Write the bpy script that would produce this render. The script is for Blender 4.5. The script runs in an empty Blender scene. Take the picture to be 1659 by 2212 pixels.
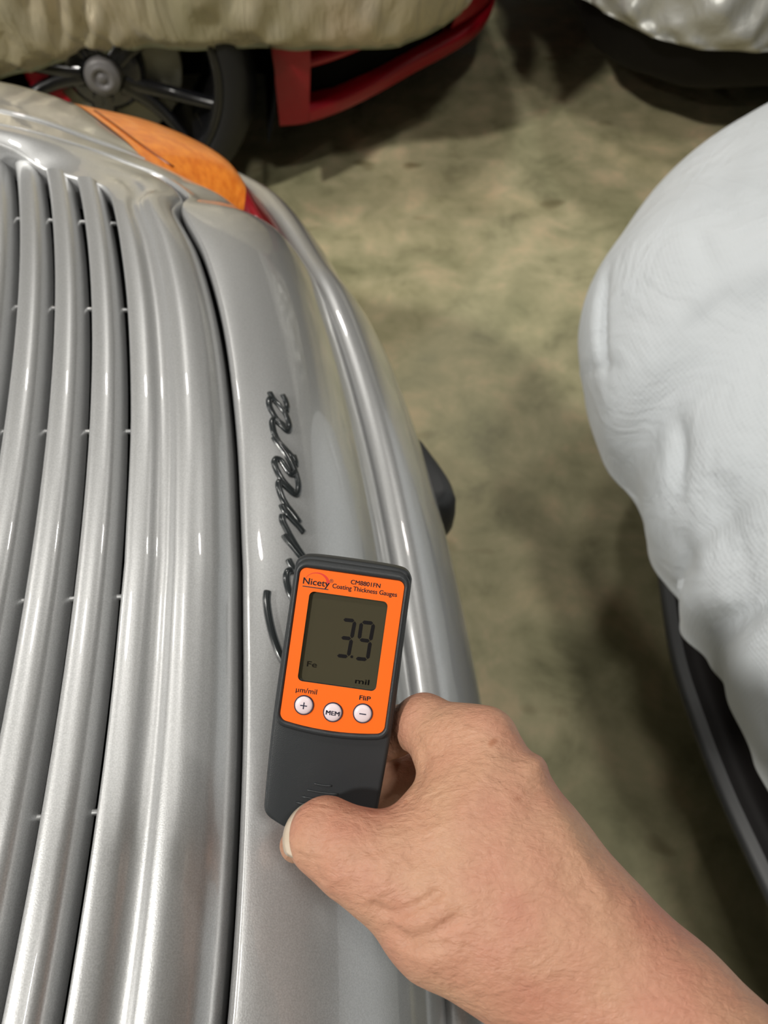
import bpy, bmesh, math, random
import numpy as np
from mathutils import Vector, Matrix
from mathutils.bvhtree import BVHTree

random.seed(7)
SC = bpy.context.scene
COL = SC.collection

# ------------------------------------------------------------------ camera
PITCH = math.radians(57.5)
CAM = np.array([0.0, 0.0, 1.2])
F = 2212 * 26 / 36.0                      # focal length in photo pixels
AX = np.array([0, math.cos(PITCH), -math.sin(PITCH)])
UP = np.array([0, math.sin(PITCH), math.cos(PITCH)])
RT = np.array([1.0, 0, 0])
cd = bpy.data.cameras.new('camera')
cd.sensor_fit = 'VERTICAL'; cd.sensor_height = 36; cd.sensor_width = 36; cd.lens = 26
cd.clip_start = 0.01; cd.clip_end = 100
cd.dof.use_dof = True; cd.dof.focus_distance = 0.305; cd.dof.aperture_fstop = 12.0
co = bpy.data.objects.new('camera', cd); COL.objects.link(co)
co.location = CAM; co.rotation_euler = (math.pi / 2 - PITCH, 0, 0)
SC.camera = co

# ------------------------------------------------------------------ world, exposure
SC.view_settings.view_transform = 'Standard'; SC.view_settings.look = 'None'
SC.view_settings.gamma = 1.0; SC.view_settings.use_curve_mapping = False
SC.view_settings.exposure = 0.0
wd = bpy.data.worlds.new('world'); SC.world = wd; wd.use_nodes = True
wd.node_tree.nodes['Background'].inputs[0].default_value = (0.9, 0.95, 1.0, 1)
wd.node_tree.nodes['Background'].inputs[1].default_value = 0.05
CEIL = 4.4
LAMP_W = 130.0                              # emission of the ceiling lamps
# x, y, relative strength of each lamp in the ceiling
LAMPS = [(-2.6, -1.2, 4.2), (0.7, -0.5, .75), (-0.45, 1.5, .40), (-3.2, -3.4, .6), (0.3, 4.6, 1.0), (3.1, 3.7, .9), (-3.0, 1.7, .8)]

# ------------------------------------------------------------------ helpers
def ray(x, y): return AX + (x - 829.5) / F * RT + (1106 - y) / F * UP
def at(x, y, z):                            # photo pixel + height above the floor -> world point
    d = ray(x, y); return CAM + d * ((CAM[2] - z) / -d[2])
def cam2w(p): p = np.asarray(p); return CAM + p[..., 0:1] * RT + p[..., 1:2] * UP + p[..., 2:3] * AX

TH = math.radians(7); CC = np.array([0, .20, 0])      # the parking grid: r = rearwards, w = across
ER = np.array([math.cos(TH), math.sin(TH), 0]); EW = np.array([-math.sin(TH), math.cos(TH), 0])
def L(p):
    p = np.asarray(p, float)
    return CC + p[..., 0:1] * ER + p[..., 1:2] * EW + p[..., 2:3] * np.array([0, 0, 1.0])
def loc(x, y, z):
    q = at(x, y, z) - CC; return np.array([q @ ER, q @ EW, z])

def cr(P, m):
    """Catmull-Rom resampling along axis 0, m samples per span."""
    P = np.asarray(P, float); n = len(P)
    ext = np.concatenate([2 * P[:1] - P[1:2], P, 2 * P[-1:] - P[-2:-1]])
    out = []
    for i in range(n - 1):
        a, b, c, d = ext[i], ext[i + 1], ext[i + 2], ext[i + 3]
        for k in range(m):
            t = k / m
            out.append(.5 * (2 * b + (c - a) * t + (2 * a - 5 * b + 4 * c - d) * t * t + (3 * b - a - 3 * c + d) * t ** 3))
    out.append(P[-1]); return np.array(out)

def finish(ob, parent=None, mat=None, smooth=True):
    COL.objects.link(ob)
    if mat is not None: ob.data.materials.append(mat)
    if smooth and len(ob.data.polygons):
        ob.data.polygons.foreach_set('use_smooth', [True] * len(ob.data.polygons))
    if parent is not None:
        ob.parent = parent
    return ob

def mesh_obj(name, V, Fc, mat, parent=None, smooth=True, world=True):
    me = bpy.data.meshes.new(name)
    V = np.asarray(V, float)
    if parent is not None and world:
        W_ = parent.matrix_basis.copy(); q_ = parent.parent
        while q_ is not None: W_ = q_.matrix_basis @ W_; q_ = q_.parent
        M = np.array(W_.inverted())
        V = V @ M[:3, :3].T + M[:3, 3]
    me.from_pydata(V.tolist(), [], Fc); me.update()
    return finish(bpy.data.objects.new(name, me), parent, mat, smooth)

def gfaces(nu, nv, off=0, cu=False, cv=False):
    f = []
    for i in range(nu if cu else nu - 1):
        for j in range(nv if cv else nv - 1):
            i2, j2 = (i + 1) % nu, (j + 1) % nv
            f.append((off + i * nv + j, off + i2 * nv + j, off + i2 * nv + j2, off + i * nv + j2))
    return f
def grid(name, G, mat, parent=None, cu=False, cv=False, smooth=True):
    G = np.asarray(G); nu, nv = G.shape[:2]
    return mesh_obj(name, G.reshape(-1, 3), gfaces(nu, nv, 0, cu, cv), mat, parent, smooth)
def grids(name, Gs, mat, parent=None, cu=False, cv=False):
    V = []; Fc = []
    for G in Gs:
        G = np.asarray(G); Fc += gfaces(G.shape[0], G.shape[1], sum(len(v) for v in V), cu, cv); V.append(G.reshape(-1, 3))
    return mesh_obj(name, np.concatenate(V), Fc, mat, parent)
def mir(G): G = np.array(G, float); G[..., 1] *= -1; return G
def tube(P, rad, n=10, cap=True):
    """tube along world polyline P with radius rad (scalar or list)"""
    P = np.asarray(P, float); m = len(P); rad = np.broadcast_to(np.asarray(rad, float), (m,))
    T = np.gradient(P, axis=0); T /= np.linalg.norm(T, axis=1)[:, None] + 1e-12
    up = np.array([0, 0, 1.0]); V = []
    for i in range(m):
        s = np.cross(T[i], up)
        if np.linalg.norm(s) < 1e-4: s = np.array([1.0, 0, 0])
        s /= np.linalg.norm(s); u = np.cross(s, T[i])
        for k in range(n):
            a = 2 * math.pi * k / n; V.append(P[i] + rad[i] * (math.cos(a) * s + math.sin(a) * u))
    Fc = gfaces(m, n, 0, False, True)
    if cap: Fc += [tuple(range(n)), tuple(range((m - 1) * n, m * n))[::-1]]
    return np.array(V), Fc
def box(c, s):
    c = np.array(c); s = np.array(s) / 2
    V = [c + s * np.array(q) for q in [(-1, -1, -1), (1, -1, -1), (1, 1, -1), (-1, 1, -1), (-1, -1, 1), (1, -1, 1), (1, 1, 1), (-1, 1, 1)]]
    return np.array(V), [(0, 3, 2, 1), (4, 5, 6, 7), (0, 1, 5, 4), (1, 2, 6, 5), (2, 3, 7, 6), (3, 0, 4, 7)]
def merge(parts):
    V = []; Fc = []; o = 0
    for v, f in parts:
        V.append(np.asarray(v)); Fc += [tuple(i + o for i in q) for q in f]; o += len(v)
    return np.concatenate(V), Fc
def lathe(prof, n=48, arc=(0, 2 * math.pi)):
    """prof [(radius, height)] around local z"""
    full = abs(arc[1] - arc[0] - 2 * math.pi) < 1e-6
    A = np.linspace(arc[0], arc[1], n, endpoint=not full)
    V = [(r * math.cos(a), r * math.sin(a), h) for a in A for r, h in prof]
    return np.array(V), gfaces(n, len(prof), 0, full, False)

def empty(name, label=None, cat=None, loc_=(0, 0, 0), mat=None, group=None):
    o = bpy.data.objects.new(name, None); COL.objects.link(o); o.empty_display_size = .05
    if mat is not None: o.matrix_basis = mat
    else: o.location = loc_
    if label: o['label'] = label
    if cat: o['category'] = cat
    if group: o['group'] = group
    return o
def tag(o, label=None, cat=None, kind=None, group=None):
    if label: o['label'] = label
    if cat: o['category'] = cat
    if kind: o['kind'] = kind
    if group: o['group'] = group
    return o

# ------------------------------------------------------------------ materials
def mat(name, col, rough=.5, metal=0, coat=0, coat_r=.03, spec=.5, sss=0, sheen=0):
    m = bpy.data.materials.new(name); m.use_nodes = True
    b = m.node_tree.nodes['Principled BSDF']
    b.inputs['Base Color'].default_value = (*col, 1); b.inputs['Roughness'].default_value = rough
    b.inputs['Metallic'].default_value = metal; b.inputs['Coat Weight'].default_value = coat
    b.inputs['Coat Roughness'].default_value = coat_r; b.inputs['Specular IOR Level'].default_value = spec
    if sss: b.inputs['Subsurface Weight'].default_value = sss; b.inputs['Subsurface Radius'].default_value = (.006, .0025, .0015); b.inputs['Subsurface Scale'].default_value = 1.0
    if sheen: b.inputs['Sheen Weight'].default_value = sheen
    return m
def N(m): return m.node_tree.nodes
def link(m, a, b): m.node_tree.links.new(a, b)
def noise(m, scale, detail=3, rough=.5, coords='Object', dist=0, sc=None):
    tc = N(m).new('ShaderNodeTexCoord'); n = N(m).new('ShaderNodeTexNoise')
    n.inputs['Scale'].default_value = scale; n.inputs['Detail'].default_value = detail; n.inputs['Roughness'].default_value = rough
    n.inputs['Distortion'].default_value = dist
    src = tc.outputs[coords]
    if sc is not None:
        mp = N(m).new('ShaderNodeMapping'); mp.inputs['Scale'].default_value = sc; link(m, src, mp.inputs['Vector']); src = mp.outputs[0]
    link(m, src, n.inputs['Vector']); return n.outputs['Fac']
def ramp(m, fac, stops):
    r = N(m).new('ShaderNodeValToRGB'); e = r.color_ramp.elements
    while len(e) < len(stops): e.new(.5)
    for k, (p, c) in enumerate(stops): e[k].position = p; e[k].color = (*c, 1)
    link(m, fac, r.inputs[0]); return r.outputs[0]
def mixc(m, fac, a, b, mode='MIX'):
    x = N(m).new('ShaderNodeMix'); x.data_type = 'RGBA'; x.blend_type = mode
    for inp, v in ((x.inputs[0], fac), (x.inputs[6], a), (x.inputs[7], b)):
        if hasattr(v, 'is_linked') or hasattr(v, 'links'): link(m, v, inp)
        elif isinstance(v, tuple): inp.default_value = (*v, 1)
        else: inp.default_value = v
    return x.outputs[2]
def bump(m, h, strength, dist=.001, prev=None):
    b = N(m).new('ShaderNodeBump'); b.inputs['Strength'].default_value = strength; b.inputs['Distance'].default_value = dist
    link(m, h, b.inputs['Height'])
    if prev is not None: link(m, prev, b.inputs['Normal'])
    return b.outputs[0]
def BS(m): return N(m)['Principled BSDF']

M = {}
# silver metallic paint with fine flake
m = M['silver'] = mat('silver_paint', (.56, .57, .575), .40, .62, 1.0, .025)
fl = noise(m, 1400, 1, .5); r_ = ramp(m, fl, [(.3, (.53, .535, .54)), (.7, (.65, .655, .66))])
link(m, r_, BS(m).inputs['Base Color']); link(m, bump(m, fl, .10, .0004), BS(m).inputs['Normal'])
M['black'] = mat('black_rubber', (.012, .012, .013), .6)
M['void'] = mat('black_recess', (.004, .004, .004), .9, spec=.1)
M['trim'] = mat('black_trim', (.03, .031, .033), .45)
M['badge'] = mat('badge_black', (.018, .022, .024), .22, 0, .5)
m = M['amber'] = mat('amber_lens', (.72, .20, .025), .3, 0, .25, .03, spec=.3)
v = noise(m, 55, 2, .5, sc=(1, 1, 6)); link(m, ramp(m, v, [(.3, (.72, .17, .012)), (.7, (.92, .29, .03))]), BS(m).inputs['Base Color'])
BS(m).inputs['Subsurface Weight'].default_value = .3; BS(m).inputs['Subsurface Radius'].default_value = (.01, .004, .001)
M['redlens'] = mat('red_lens', (.26, .006, .012), .3, 0, .2, .03, spec=.25)
M['ridge'] = mat('lens_ridge', (.22, .05, .01), .3)
M['redpaint'] = mat('red_paint', (.40, .004, .018), .4, 0, .25, .06, spec=.3)
M['tyre'] = mat('tyre_rubber', (.012, .012, .013), .55)
M['rim'] = mat('black_rim', (.012, .012, .014), .25, .2, .8)
M['cap'] = mat('grey_cap', (.20, .19, .19), .4, .1)
M['disc'] = mat('brake_disc', (.30, .29, .22), .5, .2)
m = M['concrete'] = mat('concrete', (.3, .28, .2), .5, spec=.25)
a1 = noise(m, 1.6, 6, .6, dist=.6); a2 = noise(m, 8, 6, .62, dist=.3); a3 = noise(m, 2.6, 3, .5)
c1 = ramp(m, a2, [(.28, (.25, .235, .14)), (.42, (.39, .365, .225)), (.55, (.49, .445, .285)), (.68, (.64, .52, .345))])
c2 = ramp(m, a1, [(.32, (.62, .66, .58)), (.5, (.95, .94, .90)), (.70, (1.16, 1.10, 1.02))])
c3 = mixc(m, 1.0, c1, c2, 'MULTIPLY')
st = ramp(m, noise(m, 5.5, 2, .5, sc=(1, 1.5, 1)), [(.66, (1, 1, 1)), (.74, (.5, .47, .40))])
c4 = mixc(m, 1.0, c3, st, 'MULTIPLY'); link(m, c4, BS(m).inputs['Base Color'])
link(m, ramp(m, a2, [(.3, (.35, .35, .35)), (.7, (.62, .62, .62))]), BS(m).inputs['Roughness'])
link(m, bump(m, noise(m, 120, 5, .6), .15, .002), BS(m).inputs['Normal'])
M['wall'] = mat('painted_wall', (.5, .5, .48), .8)
link(M['wall'], ramp(M['wall'], noise(M['wall'], 1.2, 4), [(.3, (.17, .17, .165)), (.7, (.23, .23, .225))]), BS(M['wall']).inputs['Base Color'])
M['ceiling'] = mat('ceiling_paint', (.55, .55, .54), .85)
link(M['ceiling'], ramp(M['ceiling'], noise(M['ceiling'], .8, 4), [(.3, (.19, .19, .185)), (.7, (.26, .26, .255))]), BS(M['ceiling']).inputs['Base Color'])
m = M['lamp'] = mat('lamp_diffuser', (.9, .9, .9), .4)
BS(m).inputs['Emission Color'].default_value = (1.0, .97, .91, 1); BS(m).inputs['Emission Strength'].default_value = LAMP_W
M['lampbody'] = mat('lamp_housing', (.25, .25, .26), .4, .6)
def weave(m, sc, st, col_a, col_b):
    tc = N(m).new('ShaderNodeTexCoord')
    o = []
    for ax_, s in ((0, 1), (1, 1)):
        w = N(m).new('ShaderNodeTexWave'); w.wave_type = 'BANDS'; w.bands_direction = 'XYZ'[ax_]; w.inputs['Scale'].default_value = sc
        w.inputs['Distortion'].default_value = .6; w.inputs['Detail'].default_value = 1
        link(m, tc.outputs['UV'], w.inputs['Vector']); o.append(w.outputs['Fac'])
    mx = mixc(m, .5, o[0], o[1]); return mx
# pale grey woven car cover
m = M['greycover'] = mat('grey_cover_fabric', (.55, .57, .57), .85, spec=.2, sheen=.15)
link(m, ramp(m, noise(m, 3.5, 4, .6), [(.3, (.565, .60, .63)), (.7, (.645, .675, .705))]), BS(m).inputs['Base Color'])
wv = weave(m, 60, 0, 0, 0)
b1 = bump(m, noise(m, 9, 4, .55, dist=1.0), .75, .014); link(m, bump(m, wv, .35, .0012, b1), BS(m).inputs['Normal'])
m = M['tancover'] = mat('tan_cover_satin', (.30, .26, .17), .38, .25, spec=.5, sheen=.2)
link(m, ramp(m, noise(m, 3, 4, .6, sc=(1, 1, .4)), [(.3, (.46, .42, .27)), (.55, (.60, .52, .36)), (.75, (.78, .62, .48))]), BS(m).inputs['Base Color'])
link(m, bump(m, noise(m, 14, 4, .6, sc=(1.6, 1, .35), dist=.5), .8, .02), BS(m).inputs['Normal'])
M['tanhem'] = mat('tan_cover_hem', (.36, .37, .25), .6)
m = M['satin'] = mat('silver_cover_satin', (.55, .55, .52), .4, .35, spec=.5)
link(m, bump(m, noise(m, 10, 4, .6, sc=(1, 1, .6), dist=.6), .8, .02), BS(m).inputs['Normal'])
M['darkbody'] = mat('dark_car_body', (.006, .005, .005), .6, 0, 0, spec=.15)
M['greyplastic'] = mat('grey_plastic', (.03, .031, .033), .5)
# skin
m = M['skin'] = mat('skin', (.62, .37, .25), .5, spec=.35, sss=.12)
s1 = noise(m, 30, 2, .5); s2 = noise(m, 420, 3, .6)
k1 = ramp(m, s1, [(.25, (.48, .205, .140)), (.5, (.51, .270, .176)), (.75, (.54, .325, .205))])
k2 = ramp(m, s2, [(.30, (.93, .91, .90)), (.55, (1, 1, 1)), (.75, (1.03, 1.02, 1.02))])
k3 = mixc(m, 1.0, k1, k2, 'MULTIPLY')
fr = ramp(m, noise(m, 95, 1, .5), [(.735, (1, 1, 1)), (.80, (.78, .64, .56))]); link(m, mixc(m, 1.0, k3, fr, 'MULTIPLY'), BS(m).inputs['Base Color'])
b1 = bump(m, noise(m, 260, 4, .6, sc=(1, 1.8, 1), dist=.4), .50, .0016); link(m, bump(m, noise(m, 70, 4, .55, dist=.9, sc=(1, 1.5, 1)), .45, .0026, b1), BS(m).inputs['Normal'])
M['nail'] = mat('nail', (.62, .50, .38), .28, 0, .3)
# gauge
m = M['gaugebody'] = mat('charcoal_plastic', (.028, .031, .034), .42, spec=.4)
link(m, bump(m, noise(m, 2500, 2, .5), .25, .0003), BS(m).inputs['Normal'])
M['orange'] = mat('orange_panel', (.95, .155, .012), .42, spec=.3)
M['lcd'] = mat('lcd_glass', (.062, .055, .034), .12, 0, .0)
M['segment'] = mat('lcd_segment', (.006, .005, .006), .3)
M['lcddim'] = mat('lcd_faint_segment', (.026, .022, .015), .3)
M['print'] = mat('black_print', (.02, .016, .03), .5)
M['swoosh'] = mat('red_print', (.72, .035, .02), .45)
M['button'] = mat('white_button', (.78, .66, .70), .4)
M['navy'] = mat('navy_print', (.012, .012, .04), .5)
M['steel'] = mat('steel', (.5, .5, .5), .3, 1)
M['phone'] = mat('phone_black', (.02, .02, .022), .3)

# ------------------------------------------------------------------ the room
X0, X1, Y0, Y1 = -6, 6, -6, 7.5
V, Fc = box(((X0 + X1) / 2, (Y0 + Y1) / 2, -.05), (X1 - X0, Y1 - Y0, .1)); tag(mesh_obj('floor', V, Fc, M['concrete'], None, False), 'stained olive grey concrete floor between the cars', 'floor', 'structure')
V, Fc = box(((X0 + X1) / 2, (Y0 + Y1) / 2, CEIL + .05), (X1 - X0, Y1 - Y0, .1)); tag(mesh_obj('ceiling', V, Fc, M['ceiling'], None, False), 'pale painted garage ceiling above the cars', 'ceiling', 'structure')
for nm, c, s in (('wall_left', (X0 - .05, .75, CEIL / 2), (.1, Y1 - Y0, CEIL)), ('wall_right', (X1 + .05, .75, CEIL / 2), (.1, Y1 - Y0, CEIL)),
                 ('wall_back', (0, Y1 + .05, CEIL / 2), (X1 - X0, .1, CEIL)), ('wall_front', (0, Y0 - .05, CEIL / 2), (X1 - X0, .1, CEIL))):
    V, Fc = box(c, s); tag(mesh_obj(nm, V, Fc, M['wall'], None, False), 'plain painted garage wall', 'wall', 'structure')

# ceiling lamps: round high-bay fittings
def lamp(x, y, s):
    e = empty('ceiling_lamp', 'round high-bay ceiling lamp with a glowing white diffuser', 'lamp', (x, y, CEIL), group='high-bay lamps on the ceiling')
    V, Fc = lathe([(.02, 0), (.05, 0), (.05, -.10), (.19, -.14), (.21, -.20), (.215, -.215), (.19, -.215)], 40)
    mesh_obj('housing', V, Fc, M['lampbody'], e, True, False)
    V, Fc = lathe([(.0005, -.222), (.08, -.222), (.15, -.219), (.19, -.214)], 40)
    mm = M['lamp'].copy(); mm.node_tree.nodes['Principled BSDF'].inputs['Emission Strength'].default_value = LAMP_W * s
    mesh_obj('diffuser', V, Fc, mm, e, True, False)
for l in LAMPS: lamp(*l)

# ------------------------------------------------------------------ silver sports car (rear end)
car = empty('sports_car', 'silver sports car with slatted engine lid and amber tail light', 'car', L((-.3, 0, 0)))
def rG(w): return -.0769 - .2397 * w ** 2 - 1.0087 * w ** 4
def rB(w): return .0206 - .16 * w ** 2 - .259 * w ** 4
def rS(k, w): return -.1358 - .0227 * (4 - k) - .325 * w ** 2
def zt(r, w): return .845 - .15 * r - .25 * w ** 2

# stations from the middle of the car to its side and forward
W0 = [0, .1, .2, .29, .36]
gap = [(rG(w), w, zt(rG(w), w) - .014) for w in W0] + [(-.124, .398, .802), (-.140, .428, .797), (-.155, .446, .795), (-.176, .452, .803), (-.209, .453, .82), (-.268, .441, .852), (-.42, .43, .90), (-.65, .42, .965), (-2.2, .42, 1.25)]
edge = [(rB(w) - .0016, w, .662 + .006 * (w / .43) ** 4) for w in (0, .105, .215, .33, .43)] + [loc(596, 530, .690), loc(498, 437, .748), loc(425, 396, .764), (-.17, .496, .779), (-.21, .495, .80), (-.281, .483, .84), (-.43, .47, .885), (-.65, .46, .95), (-2.2, .46, 1.24)]
gap = np.array(gap); edge = np.array(edge)
inner = np.array([(rS(4, w), w, zt(rS(4, w), w)) for w in (0, .1, .2, .28, .33)] + [(-.177, .353, .840), (-.183, .366, .838), (-.192, .373, .838), (-.206, .379, .840), (-.232, .391, .843), (-.275, .404, .862), (-.42, .39, .908), (-.65, .38, .972), (-2.2, .38, 1.255)])
nst = len(gap)
blend = np.array([1, 1, 1, 1, .85, .5, .35, .22, .1, .05, 0, 0, 0, 0])   # how much the rear profile applies
# engine lid below the spoiler gap
A_ = np.array([0, .14, .30, .46, .62, .76, .88, .96, 1.0]); B_ = np.array([0, .028, .085, .17, .30, .47, .69, .87, 1.0])
lev = []
out = edge - gap; out[:, 2] = 0; out /= np.linalg.norm(out, axis=1)[:, None]
lev.append(gap - out * .0015 + [0, 0, -.012]); lev.append(gap - out * .0012 + [0, 0, -.003])
lev.append(gap + out * .0008 + [0, 0, -.0006])
for a, b in zip(A_, B_):
    if a == 0: lev.append(gap + out * .003 + [0, 0, 0]); continue
    b2 = a * (1 - blend) + b * blend
    P = gap + (edge - gap) * a; P[:, 2] = gap[:, 2] + (edge[:, 2] - gap[:, 2]) * b2
    lev.append(P)
lev.append(edge + out * .0005 + [0, 0, -.006]); lev.append(edge - out * .003 + [0, 0, -.055])
def both(lev, m=6):
    H = np.array([cr(l, m) for l in lev]); return np.concatenate([mir(H[:, ::-1])[:, :-1], H], axis=1)
def smooth_levels(lev, m, keep=3):
    """resample across levels too, leaving the tight edge radii as they are"""
    lev = np.array(lev); mid = cr(lev[keep - 1:len(lev) - 2], m)
    return np.concatenate([lev[:keep - 1], mid, lev[-2:]])
lidG = L(both(smooth_levels(lev, 4)))
lid = grid('engine_lid', lidG, M['silver'], car)

# spoiler frame round the slats
out2 = gap - inner; out2[:, 2] = 0; wid = np.linalg.norm(out2, axis=1)[:, None]; out2 /= wid
gi = gap - out2 * .0045 + [0, 0, .0]      # inner side of the gap
fb = np.array([1, 1, 1, 1, 1, .7, .42, .2, .06, 0, 0, 0, 0, 0])[:, None]      # the spoiler's step fades out at its corner
ei = gap - out2 * (.0065 + .0085 * fb); ei[:, 2] = gap[:, 2] + .004 + .0095 * fb[:, 0]
lev = [inner - out2 * .0005 + [0, 0, -.030], inner - out2 * .0005 + [0, 0, -.010], inner + out2 * .0002 + [0, 0, -.0030], inner + out2 * .0015 + [0, 0, -.0004]]
for f, h in ((.12, .0010), (.26, .0008), (.38, -.0022), (.50, -.0016), (.60, .0024), (.74, .0042), (.88, .0030)):
    P = inner + (ei - inner) * f; P[:, 2] += h * fb[:, 0] + (1 - fb[:, 0]) * .003 * math.sin(math.pi * f); lev.append(P)
fz = fb * np.array([[0, 0, 1.0]])
lev += [ei + [0, 0, .0004], ei + out2 * .0022 * (.4 + .6 * fb) + [0, 0, -.0006] - fz * .0008, ei + out2 * .0045 * (.4 + .6 * fb) + [0, 0, -.0018] - fz * .0030, ei + out2 * .0075 * (.35 + .65 * fb) + [0, 0, -.0045] - fz * .005, gi + [0, 0, -.004], gi + [0, 0, -.03]]
frame = grid('spoiler_frame', L(both(np.concatenate([lev[:3], cr(lev[3:12], 4), lev[12:]]))), M['silver'], car)

# dark trays below slats and gap
def strip(name, a, b, mt):
    return grid(name, L(both([a, b], 4)), mt, car)
strip('gap_seal', gap - out2 * .008 + [0, 0, -.024], gap + out * .010 + [0, 0, -.026], M['void'])
strip('lid_side_seal', edge + out * -.004 + [0, 0, -.018], edge + out * .012 + [0, 0, -.018], M['void'])
ww = np.linspace(-.44, .44, 40)
tray = np.array([[(rS(4, 0) + .02 - d - .3 * w * w, w, .845 - .15 * (rS(4, 0) + .02 - d - .3 * w * w) - .25 * w * w - .034) for w in ww] for d in np.linspace(0, .55, 8)])
grid('grille_tray', L(tray), M['void'], car)

# slats: blades running across the car
def wend(r):                                  # where the slots end at the side frame
    return float(np.interp(r, [-.65, -.42, -.275, -.257, -.232, -.206, -.18, -.15], [.38, .39, .404, .401, .391, .378, .363, .34]))
PR = [(.0005, -.016), (.0, -.006), (.0006, -.0022), (.0022, -.0005), (.005, .0004), (.009, .0006), (.0125, -.0004), (.0150, -.0030), (.0168, -.0070), (.0180, -.0150)]
prc = cr(np.array([(a, b, 0) for a, b in PR]), 2)[:, :2]
for k in range(3, -16, -1):
    we = wend(rS(k, .38) + .01) + .006
    ws = np.linspace(-we, we, 41); G = []
    for w in ws:
        r0 = rS(k, w); e = max(0, (abs(w) - we + .035) / .035)
        G.append([(r0 + a, w, zt(r0, w) - .15 * a + h * (1 + .0 * e) + .0015 * e * e) for a, h in prc])
    grid('grille_slat', L(G), M['silver'], car)
for w in (.328, .213, .098, -.014, -.119, -.23, -.34):
    P = [(r, w, zt(r, w) - .0135) for r in np.linspace(rS(4, w) + .003, -.56, 24)]
    V, Fc = tube(L(P), .0016, 6); mesh_obj('grille_rib', V, Fc, M['silver'], car)

# bumper
sB = np.array([(rB(w) - .0002, w, .6605) for w in (0, .105, .215, .33, .43)] + [(-.040, .505, .650), (-.067, .602, .637), (-.095, .675, .622), (-.15, .745, .610), (-.24, .79, .605), (-.36, .815, .605)])
T = np.gradient(sB, axis=0); nrm = np.stack([T[:, 1], -T[:, 0], 0 * T[:, 0]], 1); nrm /= np.linalg.norm(nrm, axis=1)[:, None]
prof = [(-.010, -.030), (-.004, -.010), (-.0010, -.0015), (.002, .0014), (.008, .0022), (.015, .0005), (.024, -.0065), (.037, -.028), (.052, -.062), (.066, -.105), (.0735, -.15), (.0735, -.20), (.066, -.27), (.045, -.34), (.02, -.40)]
scl = np.interp(np.arange(len(sB)), [0, 4, 7, 10], [1, 1.1, 1.15, .6])[:, None]
lev = [sB + nrm * d * (scl if d > .01 else 1) + [0, 0, h] for d, h in prof]
bumpG = L(both(np.concatenate([lev[:2], cr(np.array(lev[2:]), 3)])))
bmp = grid('rear_bumper', bumpG, M['silver'], car)

# tail lights: amber top, red lower tip
T0 = np.array([loc(603, 533, .692), loc(560, 493, .708), loc(500, 442, .731), loc(426, 401, .749), (-.171, .4985, .772)])
T1 = np.array([loc(610, 536, .692), loc(570, 478, .712), (-.098, .562, .726), (-.148, .572, .747), (-.200, .555, .769)])
T2 = np.array([loc(617, 540, .682), loc(580, 470, .690), (-.118, .636, .694), (-.185, .664, .722), (-.268, .672, .745)])
T3 = np.array([loc(624, 543, .666), loc(585, 468, .656), (-.105, .675, .640), (-.18, .745, .650), (-.31, .765, .690)])
T4 = np.array([loc(626, 545, .652), (-.070, .600, .632), (-.100, .676, .618), (-.17, .752, .610), (-.30, .795, .620)])
net = np.array([T0, T1, T2, T3, T4])           # across x along
Gt = cr(net, 8); Gt = np.swapaxes(cr(np.swapaxes(Gt, 0, 1), 10), 0, 1)
nr = 17                                          # columns near the tip that belong to the red lens
for s, f in ((1, lambda g: g), (-1, mir)):
    q = Gt.copy()
    amb = q[:, nr - 1:]; back = amb.copy(); back[..., 0] -= .02; back[..., 2] -= .02
    tl = grid('tail_light', L(f(amb)), M['amber'], car)
    grid('red_lens', L(f(q[:, :nr])), M['redlens'], tl)
    if s > 0:
        bl = BVHTree.FromPolygons([Vector(p) for p in L(q).reshape(-1, 3)], gfaces(*q.shape[:2])); rp = []
        for px in cr(np.array([(205, 240, 0), (250, 272, 0), (292, 304, 0), (332, 333, 0), (374, 361, 0)]), 4):
            h = bl.ray_cast(Vector(CAM), Vector(ray(px[0], px[1])).normalized())[0]
            if h is not None: w_ = np.array(h) - CC; rp.append((w_ @ ER, w_ @ EW, w_[2]))
    V, Fc = tube(L(f(np.array(rp))), .0016, 6); mesh_obj('lens_ridge', V, Fc, M['ridge'], tl)

# fenders: from the lid gap over the shoulder and down
le = edge[8:] ; lo = out[8:]
F0 = np.array([(-.1735, .5025, .776), (-.21, .500, .798), (-.281, .489, .838), (-.43, .476, .884), (-.65, .466, .948), (-2.2, .46, 1.24)])
F1 = np.array([(-.204, .558, .769), (-.245, .575, .785), (-.31, .590, .805), (-.44, .59, .840), (-.65, .60, .878), (-2.2, .60, 1.0)])
F2 = np.array([(-.272, .675, .745), (-.300, .685, .752), (-.35, .705, .757), (-.46, .73, .77), (-.65, .75, .79), (-2.2, .75, .82)])
F3 = np.array([(-.312, .770, .688), (-.34, .79, .680), (-.39, .81, .68), (-.48, .835, .685), (-.65, .85, .69), (-2.2, .84, .70)])
F4 = np.array([(-.300, .798, .618), (-.35, .828, .60), (-.41, .85, .59), (-.50, .87, .58), (-.65, .885, .58), (-2.2, .865, .58)])
F5 = np.array([(-.31, .80, .42), (-.36, .83, .42), (-.42, .845, .42), (-.50, .86, .42), (-.65, .87, .42), (-2.2, .86, .42)])
F6 = np.array([(-.33, .77, .26), (-.37, .79, .26), (-.43, .80, .26), (-.50, .82, .28), (-.65, .83, .30), (-2.2, .83, .28)])
net = np.array([F0, F1, F2, F3, F4, F5, F6])
Gf = cr(net, 6); Gf = np.swapaxes(cr(np.swapaxes(Gf, 0, 1), 8), 0, 1)
lip = np.stack([Gf[0] + [0, -.003, -.016], Gf[0] + [0, -.0022, -.003]]); lip2 = Gf[0:1] + [0, .001, .0]
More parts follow.
